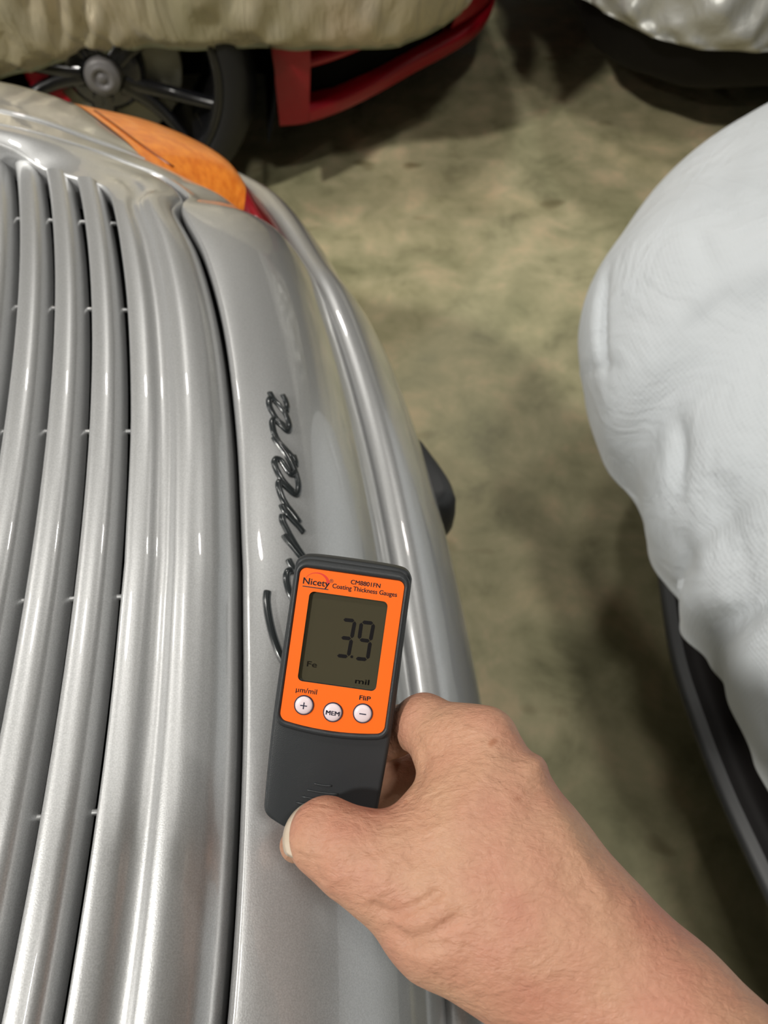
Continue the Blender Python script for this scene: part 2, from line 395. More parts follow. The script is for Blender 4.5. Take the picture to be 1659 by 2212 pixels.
Gf = np.concatenate([lip, Gf[:1] + [0, -.0008, -.0008], Gf[:1] + [0, .0025, .0004], Gf[1:]])
for f in (lambda g: g, mir): grid('rear_fender', L(f(Gf)), M['silver'], car)

# black impact pads on the bumper
for f in (lambda g: g, mir):
    pl = [(.058, .368, 0), (.084, .340, .8), (.098, .310, 1), (.108, .284, 1), (.111, .264, 1), (.110, .253, 1), (.094, .238, .9), (.060, .234, .8)]
    prf = [(-.03, .43), (.0, .425), (.004, .435), (.005, .46), (.003, .492), (-.004, .508), (-.014, .514), (-.04, .516)]
    G = [[(r + (a if a > -.02 else a), w, z) for a, z in prf] for r, w, s in pl]
    G = cr(np.array(G), 3)
    pad = grid('bumper_pad', L(f(G)), M['trim'], car)

# underbody so that the car shuts out light
def ring(z, sh): return [(rB(0) + .02 - sh, -.55 + sh, z), (rB(0) + .02 - sh, .55 - sh, z), (-.2, .74 - sh, z), (-2.2, .78 - sh, z), (-2.2, -.78 + sh, z), (-.2, -.74 + sh, z)]
G = np.array([ring(.60, .03), ring(.27, .0), ring(.22, .06)])
V = L(G).reshape(-1, 3); Fc = gfaces(3, 6, 0, False, True) + [(0, 1, 2, 3, 4, 5), (12, 17, 16, 15, 14, 13)]
mesh_obj('underbody', V, Fc, M['void'], car, False)

# badge: script lettering standing on the lid
bvh = BVHTree.FromPolygons([Vector(p) for p in lidG.reshape(-1, 3)], gfaces(*lidG.shape[:2]))
def on_lid(x, y):
    d = Vector(ray(x, y)).normalized(); h = bvh.ray_cast(Vector(CAM), d)
    return h[0], (h[1] if h[1].dot(d) < 0 else -h[1])
def s1(*p): return [(540 + x / 7.375, 820 + y / 7.375) for x, y in p]
def s2(*p): return [(540 + x / 5.53, 1080 + y / 5.53) for x, y in p]
letters = [
  # the capital, mostly behind the gauge
  [s2((205, 1095), (198, 1200), (214, 1350), (250, 1530), (300, 1700), (370, 1870), (470, 2030), (600, 2100), (700, 2020), (740, 1880), (720, 1740))],
  # a
  [s2((455, 715), (500, 800), (580, 920), (660, 1050), (720, 1180)), s2((500, 850), (450, 860), (432, 930), (450, 1040), (490, 1150), (570, 1270), (660, 1330), (720, 1280))],
  # r
  [s2((398, 420), (450, 490), (530, 590), (610, 690), (690, 790)), s2((720, 850), (640, 800), (560, 750))],
  # r
  [s2((372, 60), (420, 150), (490, 225), (570, 310), (640, 395)), s2((385, 190), (385, 250), (430, 345), (480, 440), (545, 545), (620, 660), (700, 770))],
  # e
  [s1((720, 1500), (640, 1510), (560, 1400), (490, 1300), (420, 1270), (385, 1330), (425, 1450), (500, 1590), (600, 1710), (690, 1800)),
   s1((640, 1290), (700, 1420), (745, 1560), (770, 1700), (750, 1820), (700, 1825), (600, 1740), (510, 1660), (460, 1640), (455, 1720), (490, 1840), (530, 1930), (600, 2040), (690, 2150), (790, 2290))],
  # r
  [s1((375, 925), (430, 1010), (520, 1130), (600, 1250), (660, 1370), (710, 1480)), s1((690, 1220), (725, 1320), (715, 1380))],
  # a
  [s1((310, 215), (370, 320), (460, 420), (545, 530), (600, 650), (625, 760), (595, 825), (520, 770), (440, 690), (380, 640), (350, 690), (365, 800), (390, 880), (450, 1000), (560, 1120), (660, 1230), (715, 1330)),
   s1((330, 300), (300, 340), (310, 440), (370, 560), (440, 660), (560, 760)), s1((515, 255), (560, 340), (585, 440), (570, 510))],
]
for strokes in letters:
    parts = []
    for st_ in strokes:
        px = cr(np.array([(x, y, 0) for x, y in st_]), 5); P = []
        for x, y, _ in px:
            h, n = on_lid(x, y); P.append((np.array(h), np.array(n)))
        Q = np.array([p[0] for p in P]); Nn = np.array([p[1] for p in P])
        Tn = np.gradient(Q, axis=0); Tn /= np.linalg.norm(Tn, axis=1)[:, None]; Sd = np.cross(Tn, Nn); Sd /= np.linalg.norm(Sd, axis=1)[:, None]
        prf_ = [(-1.0, -.3), (-1.0, .9), (-.72, 1.45), (-.25, 1.75), (.25, 1.75), (.72, 1.45), (1.0, .9), (1.0, -.3)]
        Gb = np.stack([Q + Sd * (a * .0021) + Nn * (b * .0011) for a, b in prf_], 1)
        parts.append((Gb.reshape(-1, 3), gfaces(len(Q), 8) + [tuple(range(8)), tuple(range((len(Q) - 1) * 8, len(Q) * 8))[::-1]]))
    V, Fc = merge(parts); mesh_obj('badge_letter', V, Fc, M['badge'], car)

# ------------------------------------------------------------------ wheels
def wheel(parent, c, side, rad=.325, width=.24, rimr=.235, full=True):
    """wheel at local grid point c, outer face looking towards -w (side=1) or +w (side=-1)"""
    base = np.array(L(c)).reshape(3)
    ax_ = -EW * side; x_ = ER; y_ = np.array([0, 0, 1.0])
    def T_(V): V = np.asarray(V); return base + V[:, 0:1] * x_ + V[:, 1:2] * y_ + V[:, 2:3] * ax_
    wpart = mesh_obj('wheel', *(lambda q: (T_(q[0]), q[1]))(lathe([(rimr - .03, -width), (rimr + .005, -width + .0), (rad - .03, -width + .005), (rad - .006, -width + .03), (rad, -width + .06), (rad, -.06), (rad - .006, -.03), (rad - .025, -.006), (rad - .05, .004), (rimr + .016, .003), (rimr + .006, -.004), (rimr + .004, -.02)], 56)), M['tyre'], parent)
    V, Fc = lathe([(rimr + .008, -.006), (rimr + .006, .001), (rimr - .002, .002), (rimr - .010, -.004), (rimr - .016, -.03), (rimr - .026, -.10), (rimr - .03, -width + .02)], 56)
    mesh_obj('rim', T_(V), Fc, M['rim'], wpart)
    V, Fc = lathe([(.05, -.075), (.165, -.075), (.168, -.080), (.168, -.10), (.05, -.10)], 40); mesh_obj('brake_disc', T_(V), Fc, M['disc'], wpart)
    V, Fc = lathe([(.0005, -.030), (.07, -.030), (.085, -.040), (.09, -.09)], 32); mesh_obj('hub', T_(V), Fc, M['rim'], wpart)
    for k in range(5):
        a0 = math.radians(90 + 72 * k + 20)
        for d in (-1, 1):
            P = []
            for q in np.linspace(0, 1, 7):
                rr = .045 + (rimr - .055) * q; aa = a0 + d * (.10 + .17 * q ** 1.3); P.append((rr * math.cos(aa), rr * math.sin(aa), -.024 - .020 * math.sin(q * 3.0) + .014 * q))
            P = np.array(P); side_ = np.array([[-math.sin(a0), math.cos(a0), 0]]); hw = np.linspace(.017, .0115, 7)[:, None]
            G = [P - side_ * hw + [0, 0, -.02], P - side_ * hw + [0, 0, -.004], P - side_ * hw * .55, P + side_ * hw * .55, P + side_ * hw + [0, 0, -.004], P + side_ * hw + [0, 0, -.02]]
            G = np.array(G); mesh_obj('spoke', T_(G.reshape(-1, 3)), gfaces(6, 7), M['rim'], wpart)
    V, Fc = lathe([(.0005, -.006), (.008, -.006), (.010, -.010), (.017, -.010), (.019, -.005), (.027, -.005), (.030, -.010), (.036, -.008), (.038, -.016), (.038, -.03)], 36)
    mesh_obj('centre_cap', T_(V), Fc, M['cap'], wpart)
    return wpart, T_
wheel(car, (-.66, .83, .32), -1); wheel(car, (-.66, -.83, .32), 1)

# ------------------------------------------------------------------ red car under the tan cover
red = empty('sports_car', 'red sports car with black wheels under a tan satin cover', 'car', L((-.44, 1.8, 0)))
wp, T_ = wheel(red, loc(220, 175, .345), 1, .335, .24, .25)
V, Fc = lathe([(.115, -.055), (.165, -.055), (.175, -.06), (.175, -.115), (.115, -.115)], 14, (math.radians(150), math.radians(215))); mesh_obj('brake_caliper', T_(V), Fc, M['redpaint'], wp)
# arch liner behind the wheel
V, Fc = lathe([(.375, .02), (.38, -.30), (.0005, -.31)], 40, (math.radians(-25), math.radians(205))); mesh_obj('wheel_arch_liner', T_(V), Fc, M['void'], red)
# front bumper: plan curve, low edge (z .19) and upper edge
bp = np.array([(-.062, 1.600), (.01, 1.607), (.10, 1.650), (.20, 1.722), (.30, 1.805), (.40, 1.882), (.48, 1.955), (.545, 2.05), (.585, 2.18), (.60, 2.36), (.60, 2.6)])
def rband(name, i0, i1, prf, mt, m=5, sub=3):
    pl = cr(bp, 6)[i0 * 6:i1 * 6 + 1]; t = np.gradient(pl, axis=0); n = np.stack([t[:, 1], -t[:, 0]], 1); n /= np.linalg.norm(n, axis=1)[:, None]
    pr = cr(np.array([(a, b, 0) for a, b in prf]), sub)
    G = [[(p[0] + q[0] * d[0], p[1] + q[0] * d[1], q[1]) for p, d in zip(pl, n)] for q in pr]
    return grid(name, L(np.array(G)), mt, red)
rband('arch_panel', 0, 1, [(-.02, .165), (-.004, .172), (.004, .185), (.03, .26), (.058, .34), (.072, .42), (.075, .50), (.07, .60)], M['redpaint'])
rband('bumper_lip', 1, 10, [(-.04, .165), (-.006, .172), (.003, .180), (.008, .195), (.010, .208), (.004, .216), (-.006, .220), (-.05, .224)], M['redpaint'])
rband('bumper_blade', 1, 5, [(-.03, .312), (.018, .313), (.030, .320), (.033, .330), (.022, .340), (-.03, .342)], M['redpaint'])
rband('bumper_upper', 1, 10, [(-.02, .385), (.045, .388), (.060, .400), (.068, .44), (.066, .50), (.05, .60)], M['redpaint'])
rband('bumper_nose', 5, 10, [(-.02, .236), (.010, .246), (.030, .30), (.050, .36), (.060, .41)], M['redpaint'])
rband('intake', 0, 5, [(-.035, .17), (-.04, .25), (-.035, .33), (-.02, .45)], M['void'])
V = L(np.array([[(-1.6, 1.62, z), (-.05, 1.62, z), (.3, 1.85, z), (.52, 2.15, z), (.52, 3.0, z), (-1.6, 3.2, z)] for z in (.17, .5)])).reshape(-1, 3)
Fc = gfaces(2, 6, 0, False, True) + [(5, 4, 3, 2, 1, 0), (6, 7, 8, 9, 10, 11)]
# underside is notched behind the wheel: split in two blocks
def block(name, pl, z0, z1, mt, par):
    n = len(pl); V = L(np.array([[(a, b, z) for a, b in pl] for z in (z0, z1)])).reshape(-1, 3)
    return mesh_obj(name, V, gfaces(2, n, 0, False, True) + [tuple(range(n))[::-1], tuple(range(n, 2 * n))], mt, par, False)
block('underbody', [(-2.2, 1.88), (-.03, 1.88), (-.03, 1.64), (.08, 1.67), (.20, 1.75), (.38, 1.90), (.50, 2.03), (.555, 2.20), (.565, 2.36), (.565, 3.1), (-2.2, 3.2)], .17, .72, M['void'], red)  # unseen solid, raised and widened to stop light leaking through the open cover

# tan cover, draped
hp = np.array([loc(-420, 300, 0.215), loc(-200, 240, 0.285), loc(0, 172, 0.345), loc(75, 156, 0.360), loc(150, 132, 0.375), loc(215, 119, 0.385), loc(280, 109, 0.395), loc(350, 108, 0.395), loc(410, 112, 0.395), loc(560, 108, 0.390), loc(690, 111, 0.380), loc(790, 110, 0.370), loc(880, 98, 0.365), loc(960, 60, 0.360), loc(1010, 18, 0.355), loc(1030, -20, 0.355), loc(1040, -60, .355), loc(1046, -130, .355)])
hem = cr(hp, 14); n = len(hem); s_ = np.linspace(0, 1, n)
t = np.gradient(hem, axis=0); nn = np.stack([t[:, 1], -t[:, 0], 0 * t[:, 0]], 1); nn /= np.linalg.norm(nn, axis=1)[:, None]
rng = np.random.default_rng(3)
def folds(amp, fr, slant, q):
    o = 0
    for k in range(7):
        o = o + rng_a[k] * np.sin(2 * math.pi * (rng_f[k] * fr * (s_ + slant * q)) + rng_p[k])
    return amp * o / 3
rng_a = rng.uniform(.4, 1, 7); rng_f = rng.uniform(6, 30, 7); rng_p = rng.uniform(0, 6, 7)
Gc = []
for q, dz, dn in ((0, .0, .0), (.02, .012, .006), (.08, .03, .020), (.18, .07, .038), (.32, .13, .05), (.5, .22, .05), (.7, .36, .0), (.85, .50, -.12), (.95, .62, -.28), (1, .70, -.6)):
    a = .006 + .012 * math.sin(math.pi * min(q * 1.6, 1)) ** 1.0
    off = folds(a, 1, .22, q) - .012 * max(0, 1 - q / .08)
    P = hem + nn * (dn + off)[:, None] if np.ndim(off) else hem + nn * (dn + off)
    P = P.copy(); P[:, 2] = hem[:, 2] * (1 - q) + (.40 + dz) * q + dz * (1 - q) + .004 * folds(1, 1.7, .1, q) * (1 - q); Gc.append(P)
Gc = cr(np.array(Gc), 4)
tan = grid('car_cover', L(Gc), M['tancover']); tag(tan, 'tan satin car cover draped over the red car', 'car cover')
tan.modifiers.new('thick', 'SOLIDIFY').thickness = .0015
V, Fc = tube(L(hem + nn * (folds(.006, 1, .22, 0) - .012)[:, None] + [0, 0, .004]), .0065, 8); mesh_obj('hem', V, Fc, M['tanhem'], tan)

# ------------------------------------------------------------------ dark car under the pale grey cover (right)
dk = empty('sports_car', 'dark car mostly hidden under a pale grey woven cover', 'car', L((1.2, -.2, 0)))
lp = np.array([(1.6, .93), (1.15, .92), (.86, .88), (.68, .80), (.53, .66), (.505, .50), (.475, .35), (.450, .24), (.430, .13), (.427, .04), (.430, -.05), (.440, -.14), (.457, -.28), (.46, -.5), (.52, -.75), (.65, -.98), (.95, -1.12), (1.6, -1.16)])
def dband(par, pl, prf, name, mt, sub=3, m=5):
    pl = cr(np.array(pl), m); t = np.gradient(pl, axis=0); n = np.stack([-t[:, 1], t[:, 0]], 1); n /= np.linalg.norm(n, axis=1)[:, None]
    pr = cr(np.array([(a, b, 0) for a, b in prf]), sub)
    G = [[(p[0] + q[0] * d[0], p[1] + q[0] * d[1], q[1]) for p, d in zip(pl, n)] for q in pr]
    return grid(name, L(np.array(G)), mt, par)
dband(dk, lp, [(.06, .17), (.015, .185), (-.002, .200), (-.010, .215), (-.009, .226), (.004, .234)], 'bumper_lip', M['greyplastic'])
dband(dk, lp, [(.004, .234), (.022, .245), (.030, .28), (.020, .33), (.02, .40), (.03, .52)], 'front_bumper', M['darkbody'])
block('underbody', [(.50, -.6), (.50, .52), (.72, .76), (1.3, .86), (1.3, -1.05), (.75, -.95)], .15, .50, M['void'], dk)
for wv_ in (.88, -1.10): wheel(dk, (1.35, wv_, .32), -1 if wv_ > 0 else 1)

def drape(name, hemp, levels, mt, label, inward=1, amp=.006, fr=(6, 20), seed=1, slant=.1, m=16, sub=9, extra=None):
    """car cover: hem curve (grid coords, outward = right of travel) lofted inwards over the car"""
    hem = cr(np.asarray(hemp), m); n = len(hem); s = np.linspace(0, 1, n)
    t = np.gradient(hem, axis=0); k = np.ones(25) / 25
    nn = np.stack([t[:, 1], -t[:, 0], 0 * t[:, 0]], 1); nn /= np.linalg.norm(nn, axis=1)[:, None]
    for c in range(2): nn[:, c] = np.convolve(np.pad(nn[:, c], 12, 'edge'), k, 'valid')
    nn /= np.linalg.norm(nn, axis=1)[:, None]
    rg = np.random.default_rng(seed); aa = rg.uniform(.4, 1, 6); ff = rg.uniform(fr[0], fr[1], 6); pp = rg.uniform(0, 6.3, 6)
    G = []
    for q, z, d in levels:
        o = sum(a * np.sin(2 * math.pi * f * (s + slant * q) + p + 2.2 * q) for a, f, p in zip(aa, ff, pp)) / 3
        P = hem + nn * (d + o * amp * (1 - .6 * q))[:, None]
        P[:, 2] = hem[:, 2] + z + .3 * amp * o * (1 - q); G.append(P)
    G = cr(np.array(G), sub)
    if extra: G = extra(G, s)
    ob = grid(name, L(G), mt); tag(ob, label, 'car cover')
    uv = ob.data.uv_layers.new(name='UVMap'); nu, nv = G.shape[:2]
    W = L(G); lu = np.concatenate([[0], np.cumsum(np.linalg.norm(np.diff(W[:, nv // 2], axis=0), axis=1))]); lv = np.concatenate([[0], np.cumsum(np.linalg.norm(np.diff(W[0], axis=0), axis=1))])
    idx = np.zeros(len(ob.data.loops), int); ob.data.loops.foreach_get('vertex_index', idx)
    UV = np.stack([lu[idx // nv], lv[idx % nv]], 1); uv.data.foreach_set('uv', UV.ravel())
    ob.modifiers.new('thick', 'SOLIDIFY').thickness = .0015
    return ob, G, hem, nn

hemp = [(1.7, .985, .34), (1.2, .975, .34), (.88, .935, .35), (.68, .850, .355), (.56, .76, .36), (.455, .645, .36), (.375, .525, .365), loc(1306, 987, .36), loc(1362, 1074, .34), loc(1397, 1190, .33), loc(1440, 1265, .33), loc(1470, 1300, .34), loc(1484, 1365, .34), loc(1528, 1420, .35), loc(1540, 1464, .35), loc(1578, 1515, .355), loc(1626, 1618, .36), loc(1659, 1690, .36), loc(1760, 1850, .36), loc(1900, 2080, .36), (.50, -.62, .35), (.62, -.90, .35), (.95, -1.10, .35), (1.7, -1.16, .34)]
lv_ = [(0, 0, 0), (.03, .02, .006), (.1, .06, .020), (.18, .10, .030), (.27, .15, .030), (.36, .20, .014), (.45, .25, -.020), (.55, .295, -.075), (.65, .33, -.15), (.75, .365, -.27), (.85, .40, -.42), (1, .46, -.62)]
def pleat(G, s):
    # creases pressed into the cloth, (photo px polyline, width m, depth m)
    W = L(G); T1 = np.gradient(W, axis=0); T2 = np.gradient(W, axis=1); nm = np.cross(T1, T2); nm /= np.linalg.norm(nm, axis=2)[..., None] + 1e-12
    d = W - CAM; nm *= -np.sign((nm * d).sum(-1))[..., None]; zc = d @ AX; X = 829.5 + F * (d @ RT) / zc; Y = 1106 - F * (d @ UP) / zc
    off = np.zeros(X.shape)
    for pl, wd_, dp in FOLDS:
        pl = cr(np.array([(x, y, 0) for x, y in pl]), 5)[:, :2]; dist = np.full(X.shape, 1e9); fall = np.zeros(X.shape)
        for i, (a, b) in enumerate(zip(pl, pl[1:])):
            ab = b - a; t = np.clip(((X - a[0]) * ab[0] + (Y - a[1]) * ab[1]) / (ab @ ab + 1e-9), 0, 1); q = np.hypot(X - a[0] - t * ab[0], Y - a[1] - t * ab[1])
            f = math.sin(math.pi * (i + 1) / (len(pl) + 1)); m_ = q < dist; dist = np.where(m_, q, dist); fall = np.where(m_, f, fall)
        off -= dp * fall * np.exp(-(dist * zc / F / wd_) ** 2)
    Wn = W + nm * off[..., None] - CC
    return np.stack([Wn @ ER, Wn @ EW, Wn[..., 2]], -1)
FOLDS = [([(1318, 570), (1303, 630), (1298, 690), (1300, 750), (1306, 790)], .005, .016), ([(1262, 808), (1290, 790), (1330, 785)], .006, .006), ([(1500, 480), (1520, 540), (1545, 600)], .012, .006),
         ([(1465, 890), (1470, 950), (1466, 1010), (1462, 1080)], .010, .010), ([(1470, 1130), (1480, 1200), (1478, 1260)], .012, .007), ([(1520, 1345), (1570, 1340), (1640, 1300)], .014, .009),
         ([(1400, 800), (1480, 730), (1560, 660), (1640, 640)], .022, .006), ([(1430, 700), (1520, 680), (1600, 600)], .016, .004), ([(1540, 1000), (1570, 1120), (1600, 1250)], .02, .006), ([(1600, 300), (1560, 420), (1590, 500)], .02, .005)]
gcov, GG, hm, nn_ = drape('car_cover', hemp, lv_, M['greycover'], 'pale grey woven car cover over the dark car, behind the silver bumper', amp=.010, fr=(4, 16), seed=5, slant=.05, extra=pleat)

# sewn seam along the far shoulder of that cover
bg = BVHTree.FromPolygons([Vector(p) for p in L(GG).reshape(-1, 3)], gfaces(*GG.shape[:2])); sp = []
for px in cr(np.array([(1655, 205, 0), (1570, 292, 0), (1485, 410, 0), (1410, 530, 0), (1345, 640, 0)]), 8):
    d_ = Vector(ray(px[0], px[1])).normalized(); h = bg.ray_cast(Vector(CAM), d_)
    if h[0] is not None: n0 = h[1] if h[1].dot(d_) < 0 else -h[1]; sp.append(np.array(h[0] + n0 * .0006))
V, Fc = tube(sp, .0016, 6); mesh_obj('seam', V, Fc, M['greycover'], gcov)

# third car, far end, under a satin silver cover
tr = empty('sports_car', 'black car low in shadow under a silver satin cover', 'car', L((1.4, 2.2, 0)))
h3 = [(2.6, 3.4, .34), (1.5, 3.3, .34), (.95, 3.05, .34), (.72, 2.65, .34), loc(1195, -130, .34), loc(1225, -45, .34), loc(1270, 0, .335), loc(1330, 40, .33), loc(1400, 73, .32), loc(1500, 103, .32), loc(1590, 110, .32), loc(1680, 108, .32), (1.45, 1.50, .32), (1.9, 1.46, .33), (2.6, 1.46, .34)]
lv3 = [(0, 0, 0), (.04, .012, .010), (.1, .04, .022), (.2, .09, .026), (.3, .15, .018), (.45, .22, -.01), (.6, .30, -.09), (.8, .37, -.25), (1, .43, -.5)]
scov, _, hm3, nn3 = drape('car_cover', h3, lv3, M['satin'], 'silver satin car cover with crumpled hem beside the tan one', amp=.016, fr=(5, 19), seed=9, slant=.5)
q3 = hm3[::16, :2] - nn3[::16, :2] * .03
dband(tr, q3, [(.20, .165), (.11, .17), (.07, .185), (.04, .23), (.02, .29), (.015, .36), (.03, .45)], 'front_bumper', M['darkbody'], m=3)
block('underbody', [(.9, 2.6), (.95, 2.0), (1.3, 1.74), (2.6, 1.70), (2.6, 3.2), (1.1, 3.1)], .17, .55, M['void'], tr)

# ------------------------------------------------------------------ coating thickness gauge
GD = .299; KP = GD / F; PHI = math.radians(8.0)
GXW = RT * math.cos(PHI) - UP * math.sin(PHI); GYW = RT * math.sin(PHI) + UP * math.cos(PHI); GZW = -AX
O_ = CAM + ray(650, 1222) * GD                  # world position of the orange panel's top left corner
def g2w(x, y, z): return O_ + GXW * x * KP - GYW * y * KP + GZW * z
base = g2w(114, 572, -.020)
gm = Matrix([[*[float(v) for v in row]] for row in np.array([[GXW[i], GYW[i], GZW[i], base[i]] for i in range(3)] + [[0, 0, 0, 1]])])
gauge = empty('thickness_gauge', 'charcoal and orange handheld coating thickness gauge reading 3.9 mil', 'gauge', mat=gm)
def gp(P):                                       # gauge px (x, y down, z metres) -> local metres
    P = np.asarray(P, float); return np.stack([(P[..., 0] - 114) * KP, (572 - P[..., 1]) * KP, P[..., 2] + .020], -1)
def gmesh(name, P, Fc, mt, par=None, smooth=True):
    return mesh_obj(name, gp(P), Fc, mt, par or gauge, smooth, False)
half = np.array([(0, -26.5, 0), (60, -26, 0), (100, -24, 0), (118, -18.5, 0), (127, -7, 0), (129, 12, 0), (129.5, 100, 0), (131, 220, 0), (131, 330, 0), (128, 430, 0), (124, 515, 0), (121.5, 538, 0), (112, 552, 0), (90, 564, 0), (68, 572, 0), (30, 575.5, 0), (0, 576, 0)])
hs = cr(half, 4); outl = np.concatenate([hs, (hs * [-1, 1, 1])[::-1][1:-1]])[:, :2]; outl[:, 0] += 114
def inset(P, d):
    t = np.roll(P, -1, 0) - np.roll(P, 1, 0); n = np.stack([t[:, 1], -t[:, 0]], 1); n /= np.linalg.norm(n, axis=1)[:, None]
    c = P.mean(0); sg = np.sign(((P - c) * n).sum(1).mean()); return P - n * sg * np.asarray(d).reshape(-1, 1)
lp_ = []
for d, z in ((9, -.020), (3, -.0195), (0.4, -.0165), (0, -.012), (0, -.0045), (.8, -.0034), (2.6, -.0024), (6, -.0018), (10, -.0016)):
    q = inset(outl, d); lp_.append(np.concatenate([q, np.full((len(q), 1), z)], 1))
n_ = len(outl); P = np.concatenate(lp_)
gmesh('gauge_body', P, gfaces(len(lp_), n_, 0, False, True) + [tuple(range(n_)), tuple(range((len(lp_) - 1) * n_, len(lp_) * n_))[::-1]], M['gaugebody'])
def rrect(x0, y0, x1, y1, rad, nc=8, ne=10):
    P = []
    for cx, cy, a0 in ((x1 - rad, y0 + rad, -90), (x1 - rad, y1 - rad, 0), (x0 + rad, y1 - rad, 90), (x0 + rad, y0 + rad, 180)):
        for k in range(nc): a = math.radians(a0 + 90 * k / (nc - 1)); P.append((cx + rad * math.cos(a), cy + rad * math.sin(a)))
    Q = []
    for i in range(4):
        Q += P[i * nc:(i + 1) * nc]; a = np.array(P[(i + 1) * nc - 1]); b = np.array(P[((i + 1) * nc) % (4 * nc)])
        Q += [tuple(a + (b - a) * k / ne) for k in range(1, ne)]
    return np.array(Q)
def bow(Q):
    Q = Q.copy(); mk = Q[:, 1] > 300; Q[mk, 1] += 11 * (1 - ((Q[mk, 0] - 114) / 116) ** 2); return Q
orl = bow(rrect(0, 2, 228, 333, 15)); scr = rrect(27, 51, 197.5, 246, 11)
dn_ = np.where(orl[:, 1] > 325, 15, np.where(orl[:, 1] < 6, 20, 11.5)).astype(float)
dn_ = np.convolve(np.pad(dn_, 4, 'wrap'), np.ones(9) / 9, 'valid')
def z_(Q, z): return np.concatenate([Q, np.full((len(Q), 1), z)], 1)
bz = [z_(inset(orl, -dn_), -.0022), z_(inset(orl, -dn_ * .86), .0006), z_(inset(orl, -dn_ * .55), .0014), z_(inset(orl, -dn_ * .25), .0015), z_(inset(orl, -dn_ * .06), .0010), z_(inset(orl, 0), .0003)]
gmesh('bezel', np.concatenate(bz), gfaces(6, len(orl), 0, False, True), M['gaugebody'])
pn = [z_(orl, .0002), z_(inset(orl, .6), .00065)] + [z_(orl + (scr - orl) * f, .00065) for f in (.3, .7, 1)]
face = gmesh('face_panel', np.concatenate(pn), gfaces(len(pn), len(orl), 0, False, True), M['orange'], None, False)
sw = [z_(scr, .00065), z_(scr, -.0014)]
wall_ = gmesh('screen_surround', np.concatenate(sw), gfaces(2, len(scr), 0, False, True), M['gaugebody'], face, False)
screen = gmesh('screen', z_(scr, -.0012), [tuple(range(len(scr)))], M['lcd'], None, False)
def px2g(x, y):
    dx, dy = x - 650, y - 1222; c, s = math.cos(PHI), math.sin(PHI); return dx * c + dy * s, -dx * s + dy * c
def c7(x, y): return px2g(600 + x / 5.53, 1200 + y / 5.53)
def c5(x, y): return px2g(540 + x / 3.16, 1180 + y / 3.16)
# seven-segment digits
def seg(a, b, hw, z=-.0011):
    a = np.array(a); b = np.array(b); t = (b - a) / np.linalg.norm(b - a); n = np.array([-t[1], t[0]])
    a = a + t * 1.2; b = b - t * 1.2
    Q = [a, a + t * hw + n * hw, b - t * hw + n * hw, b, b - t * hw - n * hw, a + t * hw - n * hw]
    return np.array([(q[0], q[1], z) for q in Q]), [(0, 1, 2, 3, 4, 5)]
def digit(corners, on):
    tl, trr, ml, mr, bl, br = [np.array(c7(*c)) for c in corners]
    d = {'a': (tl, trr), 'b': (trr, mr), 'c': (mr, br), 'd': (bl, br), 'f': (tl, ml), 'g': (ml, mr)}
    return merge([seg(*d[k], 3.9) for k in on])
for cs, on in (([(775, 770), (920, 785), (750, 985), (880, 1000), (700, 1200), (840, 1215)], 'abgcd'),
               ([(1000, 800), (1145, 815), (970, 1010), (1105, 1030), (925, 1235), (1070, 1250)], 'abfgcd')):
    V, Fc = digit(cs, on); gmesh('screen_digit', V, Fc, M['segment'], screen, False)
def disc(c, r, z, n=20): return np.array([(c[0] + r * math.cos(2 * math.pi * k / n), c[1] + r * math.sin(2 * math.pi * k / n), z) for k in range(n)]), [tuple(range(n))]
V, Fc = disc(c7(882, 1216), 3.2, -.0011, 8); gmesh('decimal_point', V, Fc, M['segment'], screen, False)
def text(name, body, x0, y0, w, cap, z, mt, par, bold=.0):
    cu = bpy.data.curves.new(name, 'FONT'); cu.body = body; cu.size = 1
    ob = bpy.data.objects.new(name, cu); COL.objects.link(ob)
    dg = bpy.context.evaluated_depsgraph_get(); me = bpy.data.meshes.new_from_object(ob.evaluated_get(dg))
    bpy.data.objects.remove(ob)
    V = np.zeros(len(me.vertices) * 3); me.vertices.foreach_get('co', V); V = V.reshape(-1, 3)
    mn, mx = V.min(0), V.max(0); cu2 = bpy.data.curves.remove(cu)
    q = np.zeros_like(V); q[:, 0] = x0 + (V[:, 0] - mn[0]) / (mx[0] - mn[0]) * w
    q[:, 1] = y0 - V[:, 1] / .72 * cap; q[:, 2] = z
    Fc = [tuple(p.vertices) for p in me.polygons]; bpy.data.meshes.remove(me)
    b = bold * 12
    if b > 0: q, Fc = merge([(q + [dx * b, dy * b, 0], Fc) for dx, dy in ((-1, -.6), (1, -.6), (-1, .6), (1, .6), (0, 0))])
    return gmesh(name, q, Fc, mt, par, False)
ZT = .00072
text('brand_lettering', 'Nicety', 10, 37, 57, 14, ZT, M['print'], face, .028)
V, Fc = box((38, 42.5, ZT), (56, 2.0, .00004)); gmesh('brand_underline', V, Fc, M['print'], face, False)
A = np.linspace(math.radians(200), math.radians(352), 24)
V = []
for i, a in enumerate(A):
    f = i / 23; th_ = 1.0 + 7 * f ** 2.0
    cx, cy = 40, 33; V += [(cx + 28 * math.cos(a), cy + 24 * math.sin(a), ZT - .00003), (cx + (28 - th_) * math.cos(a), cy + (24 - th_) * math.sin(a), ZT - .00003)]
gmesh('brand_swoosh', V, gfaces(24, 2), M['swoosh'], face, False)
text('registered_mark', '\u00ae', 66.5, 27, 7.5, 8.0, ZT, M['print'], face, .0)
text('model_lettering', 'CM8801FN', 112, 23.5, 64, 9.5, ZT, M['print'], face, .022)
text('type_lettering', 'Coating Thickness Gauges', 74, 37.5, 140, 10, ZT, M['print'], face, .02)
